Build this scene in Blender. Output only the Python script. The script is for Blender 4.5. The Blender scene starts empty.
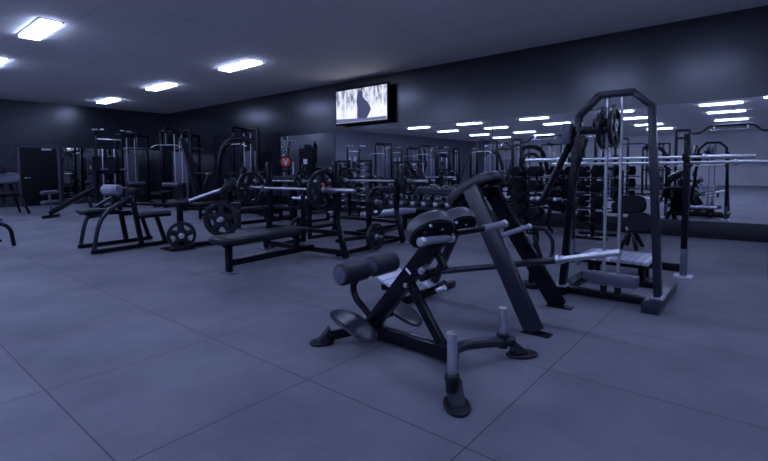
import bpy, bmesh, math, random
from mathutils import Vector, Matrix
random.seed(7)
C = bpy.context.scene.collection
V = Vector
PI = math.pi

# ------------------------------------------------------------------ materials
def nodes_of(name):
    m = bpy.data.materials.new(name); m.use_nodes = True
    nt = m.node_tree
    return m, nt, nt.nodes['Principled BSDF']

def mat(name, col, rough=.5, metal=0., noise=0., scale=40., bump=0., spec=.5, coat=0.):
    m, nt, b = nodes_of(name)
    b.inputs['Roughness'].default_value = rough
    b.inputs['Metallic'].default_value = metal
    b.inputs['Specular IOR Level'].default_value = spec
    b.inputs['Coat Weight'].default_value = coat
    tc = nt.nodes.new('ShaderNodeTexCoord')
    nz = nt.nodes.new('ShaderNodeTexNoise'); nz.inputs['Scale'].default_value = scale; nz.inputs['Detail'].default_value = 3
    nt.links.new(tc.outputs['Object'], nz.inputs['Vector'])
    cr = nt.nodes.new('ShaderNodeValToRGB')
    a = [max(0, c*(1-noise)) for c in col]; z = [min(1, c*(1+noise)) for c in col]
    cr.color_ramp.elements[0].position = .3; cr.color_ramp.elements[0].color = (*a, 1)
    cr.color_ramp.elements[1].position = .7; cr.color_ramp.elements[1].color = (*z, 1)
    nt.links.new(nz.outputs['Fac'], cr.inputs['Fac'])
    nt.links.new(cr.outputs['Color'], b.inputs['Base Color'])
    if bump:
        bp = nt.nodes.new('ShaderNodeBump'); bp.inputs['Strength'].default_value = bump; bp.inputs['Distance'].default_value = .01
        nt.links.new(nz.outputs['Fac'], bp.inputs['Height']); nt.links.new(bp.outputs['Normal'], b.inputs['Normal'])
    return m

def emit(name, col, strength):
    m, nt, b = nodes_of(name)
    b.inputs['Base Color'].default_value = (*[min(1, c) for c in col], 1)
    b.inputs['Emission Color'].default_value = (*col, 1)
    b.inputs['Emission Strength'].default_value = strength
    return m

M = {}
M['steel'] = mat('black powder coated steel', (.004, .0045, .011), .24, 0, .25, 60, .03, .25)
M['steel_lit'] = mat('lit black powder coated steel', (.017, .019, .036), .28, 0, .15, 60, .03, .4)  # lighter copy of the black steel, light painted into the colour
M['grey_steel'] = mat('grey painted steel', (.11, .115, .17), .38, .2, .12, 30)
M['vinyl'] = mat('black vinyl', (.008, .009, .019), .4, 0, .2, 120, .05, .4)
M['vinyl_sheen'] = mat('black vinyl with painted sheen', (.075, .078, .10), .36, 0, .35, 9, .03, .6)  # colour raised so the black hip pads show a lit rim
M['vinyl_dark'] = mat('black vinyl with faint painted sheen', (.03, .032, .046), .36, 0, .35, 9, .03, .55)  # raised less, paints the lit rim of the chest pad
M['vinyl_grey'] = mat('worn grey vinyl', (.10, .105, .16), .4, 0, .25, 30, .05)
M['vinyl_pale'] = mat('pale vinyl', (.24, .25, .36), .36, 0, .3, 14, .05)
M['foam'] = mat('foam roller', (.016, .018, .034), .5, 0, .2, 50, .05, .4)
M['rubber'] = mat('black rubber', (.008, .009, .017), .5, 0, .2, 80, .05, .3)
M['iron'] = mat('cast iron', (.014, .015, .026), .3, .3, .25, 50, .06)
M['chrome'] = mat('chrome', (.70, .72, .78), .36, 1., .04, 20)
M['chrome_soft'] = mat('worn chrome', (.62, .64, .76), .36, 1., .12, 60)
M['knurl'] = mat('grey rubber grip', (.2, .21, .3), .5, 0, .2, 120, .1)
M['iron_grey'] = mat('grey cast iron', (.055, .058, .085), .32, .3, .3, 40, .06)  # lighter grey iron for kettlebells and round dumbbell heads
M['white'] = mat('white label', (.72, .74, .85), .5, 0, .03, 20)
M['red'] = mat('red sticker', (.72, .07, .04), .5, 0, .08, 30)
M['black'] = mat('matt black', (.005, .006, .013), .6, 0, .1, 30, 0, .15)
M['wall'] = mat('dark navy wall paint', (.006, .0075, .018), .24, 0, .1, 3, 0, .85)
M['wall_glossy'] = mat('dark navy back wall paint', (.008, .010, .022), .29, 0, .1, 3, 0, 1.0)
M['wall_glossy'].node_tree.nodes['Principled BSDF'].inputs['Specular Tint'].default_value = (.88, .92, 1.0, 1)
wb = M['wall'].node_tree.nodes['Principled BSDF']; wb.inputs['Specular Tint'].default_value = (.88, .92, 1.0, 1)
M['plinth'] = mat('dark plinth paint', (.006, .007, .016), .5, 0, .15, 8)
M['door'] = mat('dark door paint', (.004, .0045, .010), .55, 0, .1, 5, 0, .2)
M['trim'] = mat('trim paint', (.05, .053, .09), .5, 0, .1, 8)
M['light'] = emit('light panel', (.50, .605, 1.0), 20.)
M['screen'] = None

def mirror_mat():
    m, nt, b = nodes_of('mirror glass')
    b.inputs['Metallic'].default_value = 1
    b.inputs['Roughness'].default_value = .015
    tc = nt.nodes.new('ShaderNodeTexCoord'); nz = nt.nodes.new('ShaderNodeTexNoise'); nz.inputs['Scale'].default_value = .8
    cr = nt.nodes.new('ShaderNodeValToRGB')
    cr.color_ramp.elements[0].color = (.84, .85, .88, 1); cr.color_ramp.elements[1].color = (.90, .91, .93, 1)
    nt.links.new(tc.outputs['Object'], nz.inputs['Vector']); nt.links.new(nz.outputs['Fac'], cr.inputs['Fac'])
    nt.links.new(cr.outputs['Color'], b.inputs['Base Color'])
    return m
M['mirror'] = mirror_mat()

def math_node(nt, op, a, b=None, c=None):
    n = nt.nodes.new('ShaderNodeMath'); n.operation = op
    for i, v in enumerate((a, b, c)):
        if v is None: continue
        if isinstance(v, (int, float)): n.inputs[i].default_value = v
        else: nt.links.new(v, n.inputs[i])
    return n.outputs[0]

def mixc(nt, fac, a, b, mode='MIX'):
    n = nt.nodes.new('ShaderNodeMix'); n.data_type = 'RGBA'; n.blend_type = mode
    if isinstance(fac, (int, float)): n.inputs[0].default_value = fac
    else: nt.links.new(fac, n.inputs[0])
    for i, v in ((6, a), (7, b)):
        if isinstance(v, tuple): n.inputs[i].default_value = (*v, 1)
        else: nt.links.new(v, n.inputs[i])
    return n.outputs[2]

def tile_lines(nt, sx, ox, sy, oy, w):
    """1 on the seams of a world-space grid, plus a per-tile random value"""
    g = nt.nodes.new('ShaderNodeNewGeometry'); s = nt.nodes.new('ShaderNodeSeparateXYZ')
    nt.links.new(g.outputs['Position'], s.inputs[0])
    outs = []; ids = []
    for ax, st, of in ((0, sx, ox), (1, sy, oy)):
        u = math_node(nt, 'DIVIDE', math_node(nt, 'SUBTRACT', s.outputs[ax], of), st)
        fl = math_node(nt, 'FLOOR', u); ids.append(fl)
        fr = math_node(nt, 'ABSOLUTE', math_node(nt, 'SUBTRACT', math_node(nt, 'SUBTRACT', u, fl), .5))
        outs.append(math_node(nt, 'GREATER_THAN', fr, .5 - w/st/2))
    wn = nt.nodes.new('ShaderNodeTexWhiteNoise'); cb = nt.nodes.new('ShaderNodeCombineXYZ')
    nt.links.new(ids[0], cb.inputs[0]); nt.links.new(ids[1], cb.inputs[1]); nt.links.new(cb.outputs[0], wn.inputs['Vector'])
    return math_node(nt, 'MAXIMUM', outs[0], outs[1]), wn.outputs['Value'], g.outputs['Position']

def noise(nt, vec, scale, detail=4, rough=.55):
    n = nt.nodes.new('ShaderNodeTexNoise'); n.inputs['Scale'].default_value = scale
    n.inputs['Detail'].default_value = detail; n.inputs['Roughness'].default_value = rough
    nt.links.new(vec, n.inputs['Vector']); return n.outputs['Fac']

def ramp(nt, fac, p0, c0, p1, c1):
    n = nt.nodes.new('ShaderNodeValToRGB')
    n.color_ramp.elements[0].position = p0; n.color_ramp.elements[0].color = (*c0, 1)
    n.color_ramp.elements[1].position = p1; n.color_ramp.elements[1].color = (*c1, 1)
    nt.links.new(fac, n.inputs['Fac']); return n.outputs['Color']

def floor_mat():
    m, nt, b = nodes_of('rubber floor tiles')
    seam, rnd, pos = tile_lines(nt, 1.0, .69, 1.03, .955, .0075)
    blot = noise(nt, pos, .9, 5, .6)
    base = ramp(nt, blot, .32, (.116, .119, .158), .72, (.226, .227, .272))
    fine = noise(nt, pos, 160, 2)
    base = mixc(nt, .5, base, ramp(nt, fine, .35, (.35, .35, .36), .65, (.65, .65, .64)), 'OVERLAY')
    fleck = noise(nt, pos, 95, 1)
    base = mixc(nt, math_node(nt, 'MULTIPLY', math_node(nt, 'GREATER_THAN', fleck, .735), .45), base, (.3, .31, .42))
    tone = ramp(nt, rnd, 0, (.90, .90, .91), 1, (1, 1, 1))
    base = mixc(nt, 1., base, tone, 'MULTIPLY')
    base = mixc(nt, math_node(nt, 'MULTIPLY', seam, .75), base, (.022, .024, .045))
    nt.links.new(base, b.inputs['Base Color'])
    b.inputs['Roughness'].default_value = .62
    b.inputs['Specular IOR Level'].default_value = .35
    bp = nt.nodes.new('ShaderNodeBump'); bp.inputs['Strength'].default_value = .12; bp.inputs['Distance'].default_value = .004
    nt.links.new(fine, bp.inputs['Height']); nt.links.new(bp.outputs['Normal'], b.inputs['Normal'])
    return m
M['floor'] = floor_mat()

def ceiling_mat():
    m, nt, b = nodes_of('ceiling panels')
    seam, rnd, pos = tile_lines(nt, 1.2, .4, 2.4, .4, .02)
    base = ramp(nt, noise(nt, pos, .5, 3), .3, (.95, .92, .88), .7, (.98, .96, .93))
    base = mixc(nt, math_node(nt, 'MULTIPLY', seam, .35), base, (.5, .5, .5))
    nt.links.new(base, b.inputs['Base Color']); b.inputs['Roughness'].default_value = .7
    return m
M['ceiling'] = ceiling_mat()

def stripe_mat(name, ax, n, c0, c1, rough=.45):
    m, nt, b = nodes_of(name)
    tc = nt.nodes.new('ShaderNodeTexCoord'); s = nt.nodes.new('ShaderNodeSeparateXYZ')
    nt.links.new(tc.outputs['Object'], s.inputs[0])
    u = math_node(nt, 'MULTIPLY', s.outputs[ax], n)
    fr = math_node(nt, 'FRACT', u)
    wn = nt.nodes.new('ShaderNodeTexWhiteNoise'); wn.noise_dimensions = '1D'
    nt.links.new(math_node(nt, 'FLOOR', u), wn.inputs['W'])
    col = ramp(nt, wn.outputs['Value'], .1, c0, .9, c1)
    col = mixc(nt, math_node(nt, 'LESS_THAN', fr, .1), col, tuple(c*.3 for c in c0))
    nt.links.new(col, b.inputs['Base Color']); b.inputs['Roughness'].default_value = rough
    return m
M['boards'] = stripe_mat('striped platform boards', 1, 14, (.3, .31, .42), (.72, .74, .88))
M['tread'] = stripe_mat('ribbed pale tread', 1, 16, (.5, .52, .66), (.72, .74, .88))

def screen_mat():
    m, nt, b = nodes_of('television picture')
    tc = nt.nodes.new('ShaderNodeTexCoord'); mp = nt.nodes.new('ShaderNodeMapping')
    mp.inputs['Scale'].default_value = (1, 3.2, 1.1)
    nt.links.new(tc.outputs['Object'], mp.inputs[0])
    nz = noise(nt, mp.outputs[0], 2.6, 5, .65)
    s = nt.nodes.new('ShaderNodeSeparateXYZ'); nt.links.new(tc.outputs['Object'], s.inputs[0])
    mr = nt.nodes.new('ShaderNodeMapRange'); mr.inputs[1].default_value = -.15; mr.inputs[2].default_value = .12
    nt.links.new(s.outputs[2], mr.inputs[0])
    trees = ramp(nt, nz, .36, (.05, .055, .13), .56, (.78, .82, 1.0))
    snow = ramp(nt, nz, .2, (.5, .54, .75), .5, (.95, .97, 1.05))
    col = mixc(nt, mr.outputs[0], snow, trees)
    b.inputs['Base Color'].default_value = (.02, .02, .03, 1)
    nt.links.new(col, b.inputs['Emission Color']); b.inputs['Emission Strength'].default_value = 1.0
    b.inputs['Roughness'].default_value = .25
    return m
M['screen'] = screen_mat()
M['screen_dark'] = emit('picture dark tone', (.045, .05, .11), 1.)
M['screen_mid'] = emit('picture mid tone', (.11, .12, .22), 1.)

# ------------------------------------------------------------------ mesh builder
class MB:
    def __init__(s): s.bm = bmesh.new()
    def _merge(s, b, mtx=None):
        if mtx is not None: bmesh.ops.transform(b, matrix=mtx, verts=b.verts)
        me = bpy.data.meshes.new('t'); b.to_mesh(me); b.free(); s.bm.from_mesh(me); bpy.data.meshes.remove(me)
    def box(s, c, size, rot=None, bev=.006, seg=2):
        b = bmesh.new(); bmesh.ops.create_cube(b, size=1)
        bmesh.ops.scale(b, vec=size, verts=b.verts)
        if bev: bmesh.ops.bevel(b, geom=list(b.edges), offset=min(bev, min(size)*.45), segments=seg, affect='EDGES', profile=.5)
        mt = Matrix.Translation(c)
        if rot is not None: mt = mt @ rot.to_4x4()
        s._merge(b, mt); return s
    def bx(s, a, b, bev=.006):
        a = V(a); b = V(b)
        return s.box((a+b)/2, [abs(x) for x in (b-a)], None, bev)
    def bar(s, p0, p1, w, h, side=(1, 0, 0), bev=.006):
        """box section from p0 to p1; w along `side`, h across"""
        p0 = V(p0); p1 = V(p1); z = (p1-p0); L = z.length; z.normalize()
        x = V(side); x = (x - z*x.dot(z)).normalized(); y = z.cross(x)
        r = Matrix((x, y, z)).transposed()
        return s.box((p0+p1)/2, (w, h, L), r, bev)
    def cyl(s, p0, p1, r, r2=None, n=20, bev=0):
        p0 = V(p0); p1 = V(p1); d = p1-p0
        b = bmesh.new(); bmesh.ops.create_cone(b, cap_ends=True, segments=n, radius1=r, radius2=r if r2 is None else r2, depth=d.length)
        if bev:
            es = [e for e in b.edges if len(e.link_faces) == 2 and any(len(f.verts) > 4 for f in e.link_faces)]
            bmesh.ops.bevel(b, geom=es, offset=bev, segments=3, affect='EDGES', profile=.5)
        q = V((0, 0, 1)).rotation_difference(d.normalized())
        s._merge(b, Matrix.Translation((p0+p1)/2) @ q.to_matrix().to_4x4()); return s
    def path(s, pts, r, n=12, smooth=0, flat=None):
        """round tube along points; smooth = corner rounding steps"""
        P = [V(p) for p in pts]
        if smooth:
            Q = [P[0]]
            for a, b_, c in zip(P, P[1:], P[2:]):
                d = min((a-b_).length, (c-b_).length)*.45
                s0 = b_+(a-b_).normalized()*d; s1 = b_+(c-b_).normalized()*d
                for k in range(smooth+1):
                    t = k/smooth; Q.append(s0*(1-t)**2+b_*2*t*(1-t)+s1*t*t)
            Q.append(P[-1]); P = Q
        b = bmesh.new(); rings = []; nrm = None
        for i, p in enumerate(P):
            t = (P[min(i+1, len(P)-1)]-P[max(i-1, 0)]).normalized()
            if nrm is None:
                nrm = t.orthogonal().normalized() if flat is None else (V(flat)-t*V(flat).dot(t)).normalized()
            nrm = (nrm-t*nrm.dot(t)).normalized(); bi = t.cross(nrm)
            ra, rb = (r, r) if not isinstance(r, tuple) else r
            rings.append([b.verts.new(p+nrm*math.cos(2*PI*k/n)*ra+bi*math.sin(2*PI*k/n)*rb) for k in range(n)])
        for A, B in zip(rings, rings[1:]):
            for k in range(n): b.faces.new((A[k], A[(k+1) % n], B[(k+1) % n], B[k]))
        b.faces.new(rings[0][::-1]); b.faces.new(rings[-1])
        s._merge(b); return s
    def lathe(s, prof, p, axis, n=32, closed=False):
        """profile of (radius, height) turned about axis through p"""
        b = bmesh.new(); rings = []
        for (r, h) in prof:
            if r < 1e-6: rings.append([b.verts.new((0, 0, h))])
            else: rings.append([b.verts.new((r*math.cos(2*PI*k/n), r*math.sin(2*PI*k/n), h)) for k in range(n)])
        pairs = list(zip(rings, rings[1:]))
        if closed: pairs.append((rings[-1], rings[0]))
        for A, B in pairs:
            for k in range(n):
                j = (k+1) % n
                if len(A) == 1 and len(B) == 1: continue
                if len(A) == 1: b.faces.new((A[0], B[k], B[j]))
                elif len(B) == 1: b.faces.new((A[k], A[j], B[0]))
                else: b.faces.new((A[k], A[j], B[j], B[k]))
        bmesh.ops.recalc_face_normals(b, faces=b.faces)
        q = V((0, 0, 1)).rotation_difference(V(axis).normalized())
        s._merge(b, Matrix.Translation(p) @ q.to_matrix().to_4x4()); return s
    def pad(s, c, U, W, lu, lw, th, n=3., bend=0., N=48, curve=0.):
        """padded cushion: superellipse outline in the U-W plane, softly rounded edge, bowed along U"""
        U = V(U).normalized(); W = V(W); W = (W-U*W.dot(U)).normalized(); Nn = U.cross(W)
        b = bmesh.new(); rings = []
        prof = [(0, 1), (.45, 1), (.75, .98), (.88, .88), (.96, .65), (1, .25), (1, -.35), (.97, -.75), (.92, -1), (.5, -1), (0, -1)]
        for (r, h) in prof:
            def pt(u, w):
                return V(c)+U*u+W*w+Nn*(h*th/2-bend*(u/(lu/2))**2)
            if r == 0: rings.append([b.verts.new(pt(0, 0))]); continue
            ring = []
            er = min(lu, lw)/2*(1-r) if r > .7 else None
            for k in range(N):
                a = 2*PI*k/N; ca, sa = math.cos(a), math.sin(a)
                uu = abs(ca)**(2/n)*math.copysign(1, ca); ww = abs(sa)**(2/n)*math.copysign(1, sa)
                if er is not None: u = uu*(lu/2-er); w = ww*(lw/2-er)
                else: u = uu*lu/2*r; w = ww*lw/2*r
                ring.append(b.verts.new(pt(u, w)))
            rings.append(ring)
        for A, B in zip(rings, rings[1:]):
            for k in range(N):
                j = (k+1) % N
                if len(A) == 1: b.faces.new((A[0], B[k], B[j]))
                elif len(B) == 1: b.faces.new((A[k], A[j], B[0]))
                else: b.faces.new((A[k], A[j], B[j], B[k]))
        bmesh.ops.recalc_face_normals(b, faces=b.faces)
        s._merge(b); return s
    def poly(s, pts, thick):
        """flat polygon extruded along its normal"""
        b = bmesh.new(); f = b.faces.new([b.verts.new(p) for p in pts]); f.normal_update(); n = f.normal.copy()
        r = bmesh.ops.extrude_face_region(b, geom=[f])
        bmesh.ops.translate(b, vec=n*thick, verts=[v for v in r['geom'] if isinstance(v, bmesh.types.BMVert)])
        bmesh.ops.recalc_face_normals(b, faces=b.faces)
        s._merge(b); return s

def link(name, mb, m, parent=None, off=None, kind=None, label=None):
    if off is not None: bmesh.ops.translate(mb.bm, vec=-V(off), verts=mb.bm.verts)
    me = bpy.data.meshes.new(name); mb.bm.to_mesh(me); mb.bm.free()
    me.materials.append(M[m] if isinstance(m, str) else m)
    for p in me.polygons: p.use_smooth = True
    me.set_sharp_from_angle(angle=math.radians(38))
    o = bpy.data.objects.new(name, me); C.objects.link(o)
    if parent is not None: o.parent = parent
    if kind: o['kind'] = kind
    if label: o['label'] = label
    return o

class Thing:
    """an Empty at the thing's base; parts are written in world coordinates when world=True"""
    def __init__(s, name, label, cat, loc=(0, 0, 0), rotz=0, group=None, world=True):
        o = bpy.data.objects.new(name, None); C.objects.link(o); o.empty_display_size = .1
        o.location = loc; o.rotation_euler = (0, 0, rotz); o['label'] = label; o['category'] = cat
        if group: o['group'] = group
        s.o = o; s.off = V(loc) if world else None
    def part(s, name, mb, m, parent=None, label=None):
        return link(name, mb, m, parent or s.o, s.off, None, label)

def single(name, mb, m, label, cat, loc=(0, 0, 0), group=None):
    o = link(name, mb, m, None, loc); o.location = loc
    o['label'] = label; o['category'] = cat
    if group: o['group'] = group
    return o

def struct(name, mb, m):
    o = link(name, mb, m); o['kind'] = 'structure'; o['label'] = name.replace('_', ' '); return o

def dup(root, loc, rotz=0, label=None, group=None, rot=None):
    r = root.copy(); C.objects.link(r); r.location = loc; r.rotation_euler = rot if rot else (0, 0, rotz)
    if label: r['label'] = label
    if group: r['group'] = group
    def rec(src, dst):
        for ch in src.children:
            c = ch.copy(); C.objects.link(c); c.parent = dst; rec(ch, c)
    rec(root, r)
    return r

ORD = ['first', 'second', 'third', 'fourth', 'fifth', 'sixth', 'seventh', 'eighth', 'ninth', 'tenth', 'eleventh', 'twelfth',
       'thirteenth', 'fourteenth', 'fifteenth', 'sixteenth', 'seventeenth', 'eighteenth', 'nineteenth', 'twentieth']
def nth(i): return ORD[i]

# ------------------------------------------------------------------ room
XW, YB, ZC = 9.6, 20.5, 3.78
XF, YF = -21., -6.
M['wall_far'] = mat('pale far wall paint', (.74, .75, .80), .6, 0, .1, .6)
M['wall_mid'] = mat('grey wall paint', (.15, .155, .21), .5, 0, .15, .6)
struct('floor', MB().bx((XF-.2, YF-.2, -.2), (XW+.2, YB+.2, 0), 0), 'floor')
struct('ceiling', MB().bx((XF-.2, YF-.2, ZC), (XW+.2, YB+.2, ZC+.2), 0), 'ceiling')
struct('wall_right', MB().bx((XW, YF-.2, 0), (XW+.2, YB+.2, ZC), 0), 'wall')
struct('wall_back', MB().bx((XF-.2, YB, 0), (XW, YB+.2, ZC), 0), 'wall_glossy')
struct('wall_rear', MB().bx((XF, YB-.06, 0), (-.8, YB, ZC), 0), 'wall_mid')
struct('wall_front', MB().bx((XF-.2, YF-.2, 0), (XW, YF, ZC), 0), 'wall')
struct('wall_left', MB().bx((XF-.2, YF, 0), (XF, YB, ZC), 0), 'wall_far')
struct('baseboard_right', MB().bx((XW-.035, YF, 0), (XW, YB, .285), .004), 'plinth')
struct('baseboard_back', MB().bx((5.6, YB-.03, 0), (XW-.035, YB, .2), .004), 'plinth')
struct('trim_1', MB().bx((XF, YB-.02, 2.24), (XW, YB, 2.27), .004), 'trim')

# door in the back wall
d = link('door_1', MB().bx((4.3, YB-.05, 0), (5.42, YB-.005, 2.12), .006), 'door', kind='structure')
d['label'] = 'dark door in the back wall'
link('door_frame', MB().bx((4.22, YB-.06, 0), (4.3, YB, 2.2), .004).bx((5.42, YB-.06, 0), (5.5, YB, 2.2), .004).bx((4.22, YB-.06, 2.12), (5.5, YB, 2.2), .004), 'trim', d)
link('door_handle', MB().cyl((4.42, YB-.05, 1.02), (4.42, YB-.11, 1.02), .02).cyl((4.40, YB-.1, 1.02), (4.58, YB-.1, 1.02), .014), 'chrome', d)
link('door_closer', MB().bx((4.95, YB-.1, 2.02), (5.25, YB-.05, 2.09), .004), 'chrome_soft', d)

# wall mirrors
def mirror_panel(a, b, z0, z1, label, back=False):
    if back:
        t = Thing('wall_mirror', label, 'mirror', ((a+b)/2, YB, z0))
        t.part('mirror_glass', MB().bx((a+.006, YB-.014, z0+.006), (b-.006, YB-.006, z1-.006), 0), 'mirror')
        t.part('backing', MB().bx((a, YB-.008, z0), (b, YB-.001, z1), 0), 'black')
    else:
        t = Thing('wall_mirror', label, 'mirror', (XW, (a+b)/2, z0))
        t.part('mirror_glass', MB().bx((XW-.014, a+.009, z0+.006), (XW-.006, b-.009, z1-.006), 0), 'mirror')
        t.part('backing', MB().bx((XW-.008, a, z0), (XW-.001, b, z1), 0), 'grey_steel')
ys = [-2.6, -.1, 2.4, 4.75, 7.3, 9.85, 12.5]
ml = ['large wall mirror panel nearest the camera, mostly beyond the frame edge', 'large wall mirror panel behind the squat rack with long barbell',
      'large wall mirror panel behind the dumbbell trees', 'large wall mirror panel behind the inclined chest pad and kettlebells',
      'large wall mirror panel above the kettlebell shelf, left of the first visible seam', 'large wall mirror panel under the television, beside black notice board']
for a, b, l in zip(ys, ys[1:], ml): mirror_panel(a, b, .288, 2.35, l)
for a, b, l in ((5.6, 7.5, 'back wall mirror panel beside the dark door'), (7.5, 9.4, 'back wall mirror panel in the far corner')): mirror_panel(a, b, .2, 2.15, l, True)

# ceiling light panels
lt = Thing('ceiling_light', 'x', 'ceiling light', (0, 0, ZC), world=False)
lt.part('frame', MB().box((0, -.715, -.006), (.37, .03, .012), None, .003).box((0, .715, -.006), (.37, .03, .012), None, .003).box((-.17, 0, -.006), (.03, 1.46, .012), None, .003).box((.17, 0, -.006), (.03, 1.46, .012), None, .003), 'trim')
lt.part('diffuser', MB().box((0, 0, -.032), (.31, 1.36, .05), None, 0), 'light')
seen = {(2.5, 10.07): 'largest white ceiling light panel, nearest the camera', (2.5, 13.9): 'white ceiling light panel cut by the left picture edge',
        (6.43, 18.1): 'farthest white ceiling light panel of the row running to the back wall', (6.43, 14.0): 'middle white ceiling light panel of the row beside the mirror wall',
        (6.43, 9.85): 'white ceiling light panel nearest the television'}
pos = list(seen) + [(4.7, 3.5), (4.7, 1.2), (2.6, 18.0), (.4, 12.0), (.4, 16.0), (-1.2, 10), (-1.2, 14), (-1.2, 18), (-1.0, 2.4), (1.6, -1.5), (6.4, -2.6), (3.4, -3.8), (-.6, -4.2), (-2.4, -.6), (.2, 4.2), (.4, 7.6), (7.2, -4.8), (-1.2, 6.2)]  # several panels behind and above the camera are added to brighten the ceiling
for x in (-3.4, -6.7, -11.0, -14.6):
    for y in (-2.6, 1.4, 5.2, 8.95, 12.6, 16.0): pos.append((x, y))
used = False
for i, (x, y) in enumerate(pos):
    l = seen.get((x, y))
    g = None
    if l is None:
        l = 'white ceiling light panel out of direct view'; g = 'ceiling lights behind the camera'
    if not used:
        lt.o.location = (x, y, ZC); lt.o['label'] = l; used = True
    else:
        o = dup(lt.o, (x, y, ZC), 0, l)
        if g: o['group'] = g

# television
t = Thing('television', 'large wall television showing a snowy scene with a dark figure', 'television', (9.44, 8.69, 2.52))
t.part('casing', MB().bx((9.38, 7.63, 2.5), (9.46, 9.58, 3.52), .012), 'black')
t.part('wall_bracket', MB().bx((9.46, 8.3, 2.8), (9.6, 9.1, 3.2), .01), 'black')
sc = t.part('screen', MB().bx((-.003, -.94, -.46), (.003, .94, .45), 0), 'screen')
bmesh_off = None
sc.data.transform(Matrix.Translation(V((9.44, 8.69, 2.52)))); sc.location = V((9.376, 8.605, 3.015))-V((9.44, 8.69, 2.52))
xs = 9.371
fig = [(8.73, 2.64), (8.72, 2.95), (8.75, 3.12), (8.73, 3.24), (8.71, 3.35), (8.65, 3.42), (8.57, 3.41), (8.52, 3.33), (8.51, 3.22), (8.45, 3.15), (8.36, 3.09), (8.27, 2.98), (8.22, 2.86), (8.28, 2.76), (8.37, 2.64)]
t.part('pictured_figure', MB().poly([(xs, y, z) for y, z in fig], .001), 'screen_dark')
t.part('pictured_ground', MB().poly([(xs-.001, 9.54, 2.56), (xs-.001, 7.67, 2.56), (xs-.001, 7.67, 2.64), (xs-.001, 8.5, 2.64), (xs-.001, 9.54, 2.68)], .0005), 'screen_mid')

# black notice board and small label on it
t = Thing('wall_sign', 'black board with small white label on the mirror wall', 'board', (9.56, 11.1, 1.2))
t.part('panel', MB().bx((9.52, 10.82, 1.1), (9.58, 11.42, 1.92), .01), 'black')
t.part('white_label', MB().bx((9.512, 11.02, 1.42), (9.52, 11.2, 1.58), .002), 'white')
# ------------------------------------------------------------------ weight plates, bars, dumbbells (built once, then copied)
def plate_mesh(R, th, spokes=5):
    m = MB()
    m.lathe([(R*.80, -th*.5), (R*.97, -th*.5), (R, -th*.3), (R, th*.3), (R*.97, th*.5), (R*.80, th*.5), (R*.78, th*.28), (R*.78, -th*.28)], (0, 0, 0), (1, 0, 0), 40, True)
    m.lathe([(.028, -th*.5), (R*.33, -th*.5), (R*.36, -th*.3), (R*.36, th*.3), (R*.33, th*.5), (.028, th*.5)], (0, 0, 0), (1, 0, 0), 28, True)
    m.lathe([(R*.3, -th*.14), (R*.45, -th*.14), (R*.45, th*.14), (R*.3, th*.14)], (0, 0, 0), (1, 0, 0), 28, True)
    for k in range(spokes):
        a = 2*PI*k/spokes+.3
        d = V((0, math.cos(a), math.sin(a)))
        m.bar(d*R*.32, d*R*.82, th*.5, R*.34, (1, 0, 0), .004)
    return m
PLATES = {}
def plate(R, th, loc, rot, label, group=None, cat='weight plate'):
    """spoked grip plate, axis along local x"""
    k = (R, th)
    if k not in PLATES:
        t = Thing('weight_plate', label, cat, loc, world=False)
        t.part('disc', plate_mesh(R, th), 'iron')
        t.part('hub', MB().lathe([(.027, -th*.56), (.045, -th*.56), (.045, th*.56), (.027, th*.56)], (0, 0, 0), (1, 0, 0), 20, True), 'chrome_soft')
        t.o.rotation_euler = rot
        if group: t.o['group'] = group
        PLATES[k] = t.o; return t.o
    return dup(PLATES[k], loc, 0, label, group, rot)
AX = (0, 0, 0); AY = (0, 0, PI/2)

def barbell(c, half, shaft_half, label, rotz=PI/2, rsl=.026):
    t = Thing('barbell', label, 'barbell', c, rotz, world=False)
    t.part('shaft', MB().cyl((-shaft_half, 0, 0), (shaft_half, 0, 0), .0155), 'chrome')
    for s in (-1, 1):
        e = t.part('sleeve', MB().cyl((s*shaft_half, 0, 0), (s*half, 0, 0), rsl, bev=.003), 'chrome')
        t.part('collar', MB().cyl((s*(shaft_half-.012), 0, 0), (s*(shaft_half+.02), 0, 0), rsl*1.5, bev=.004), 'chrome_soft', e)
    return t.o

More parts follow.
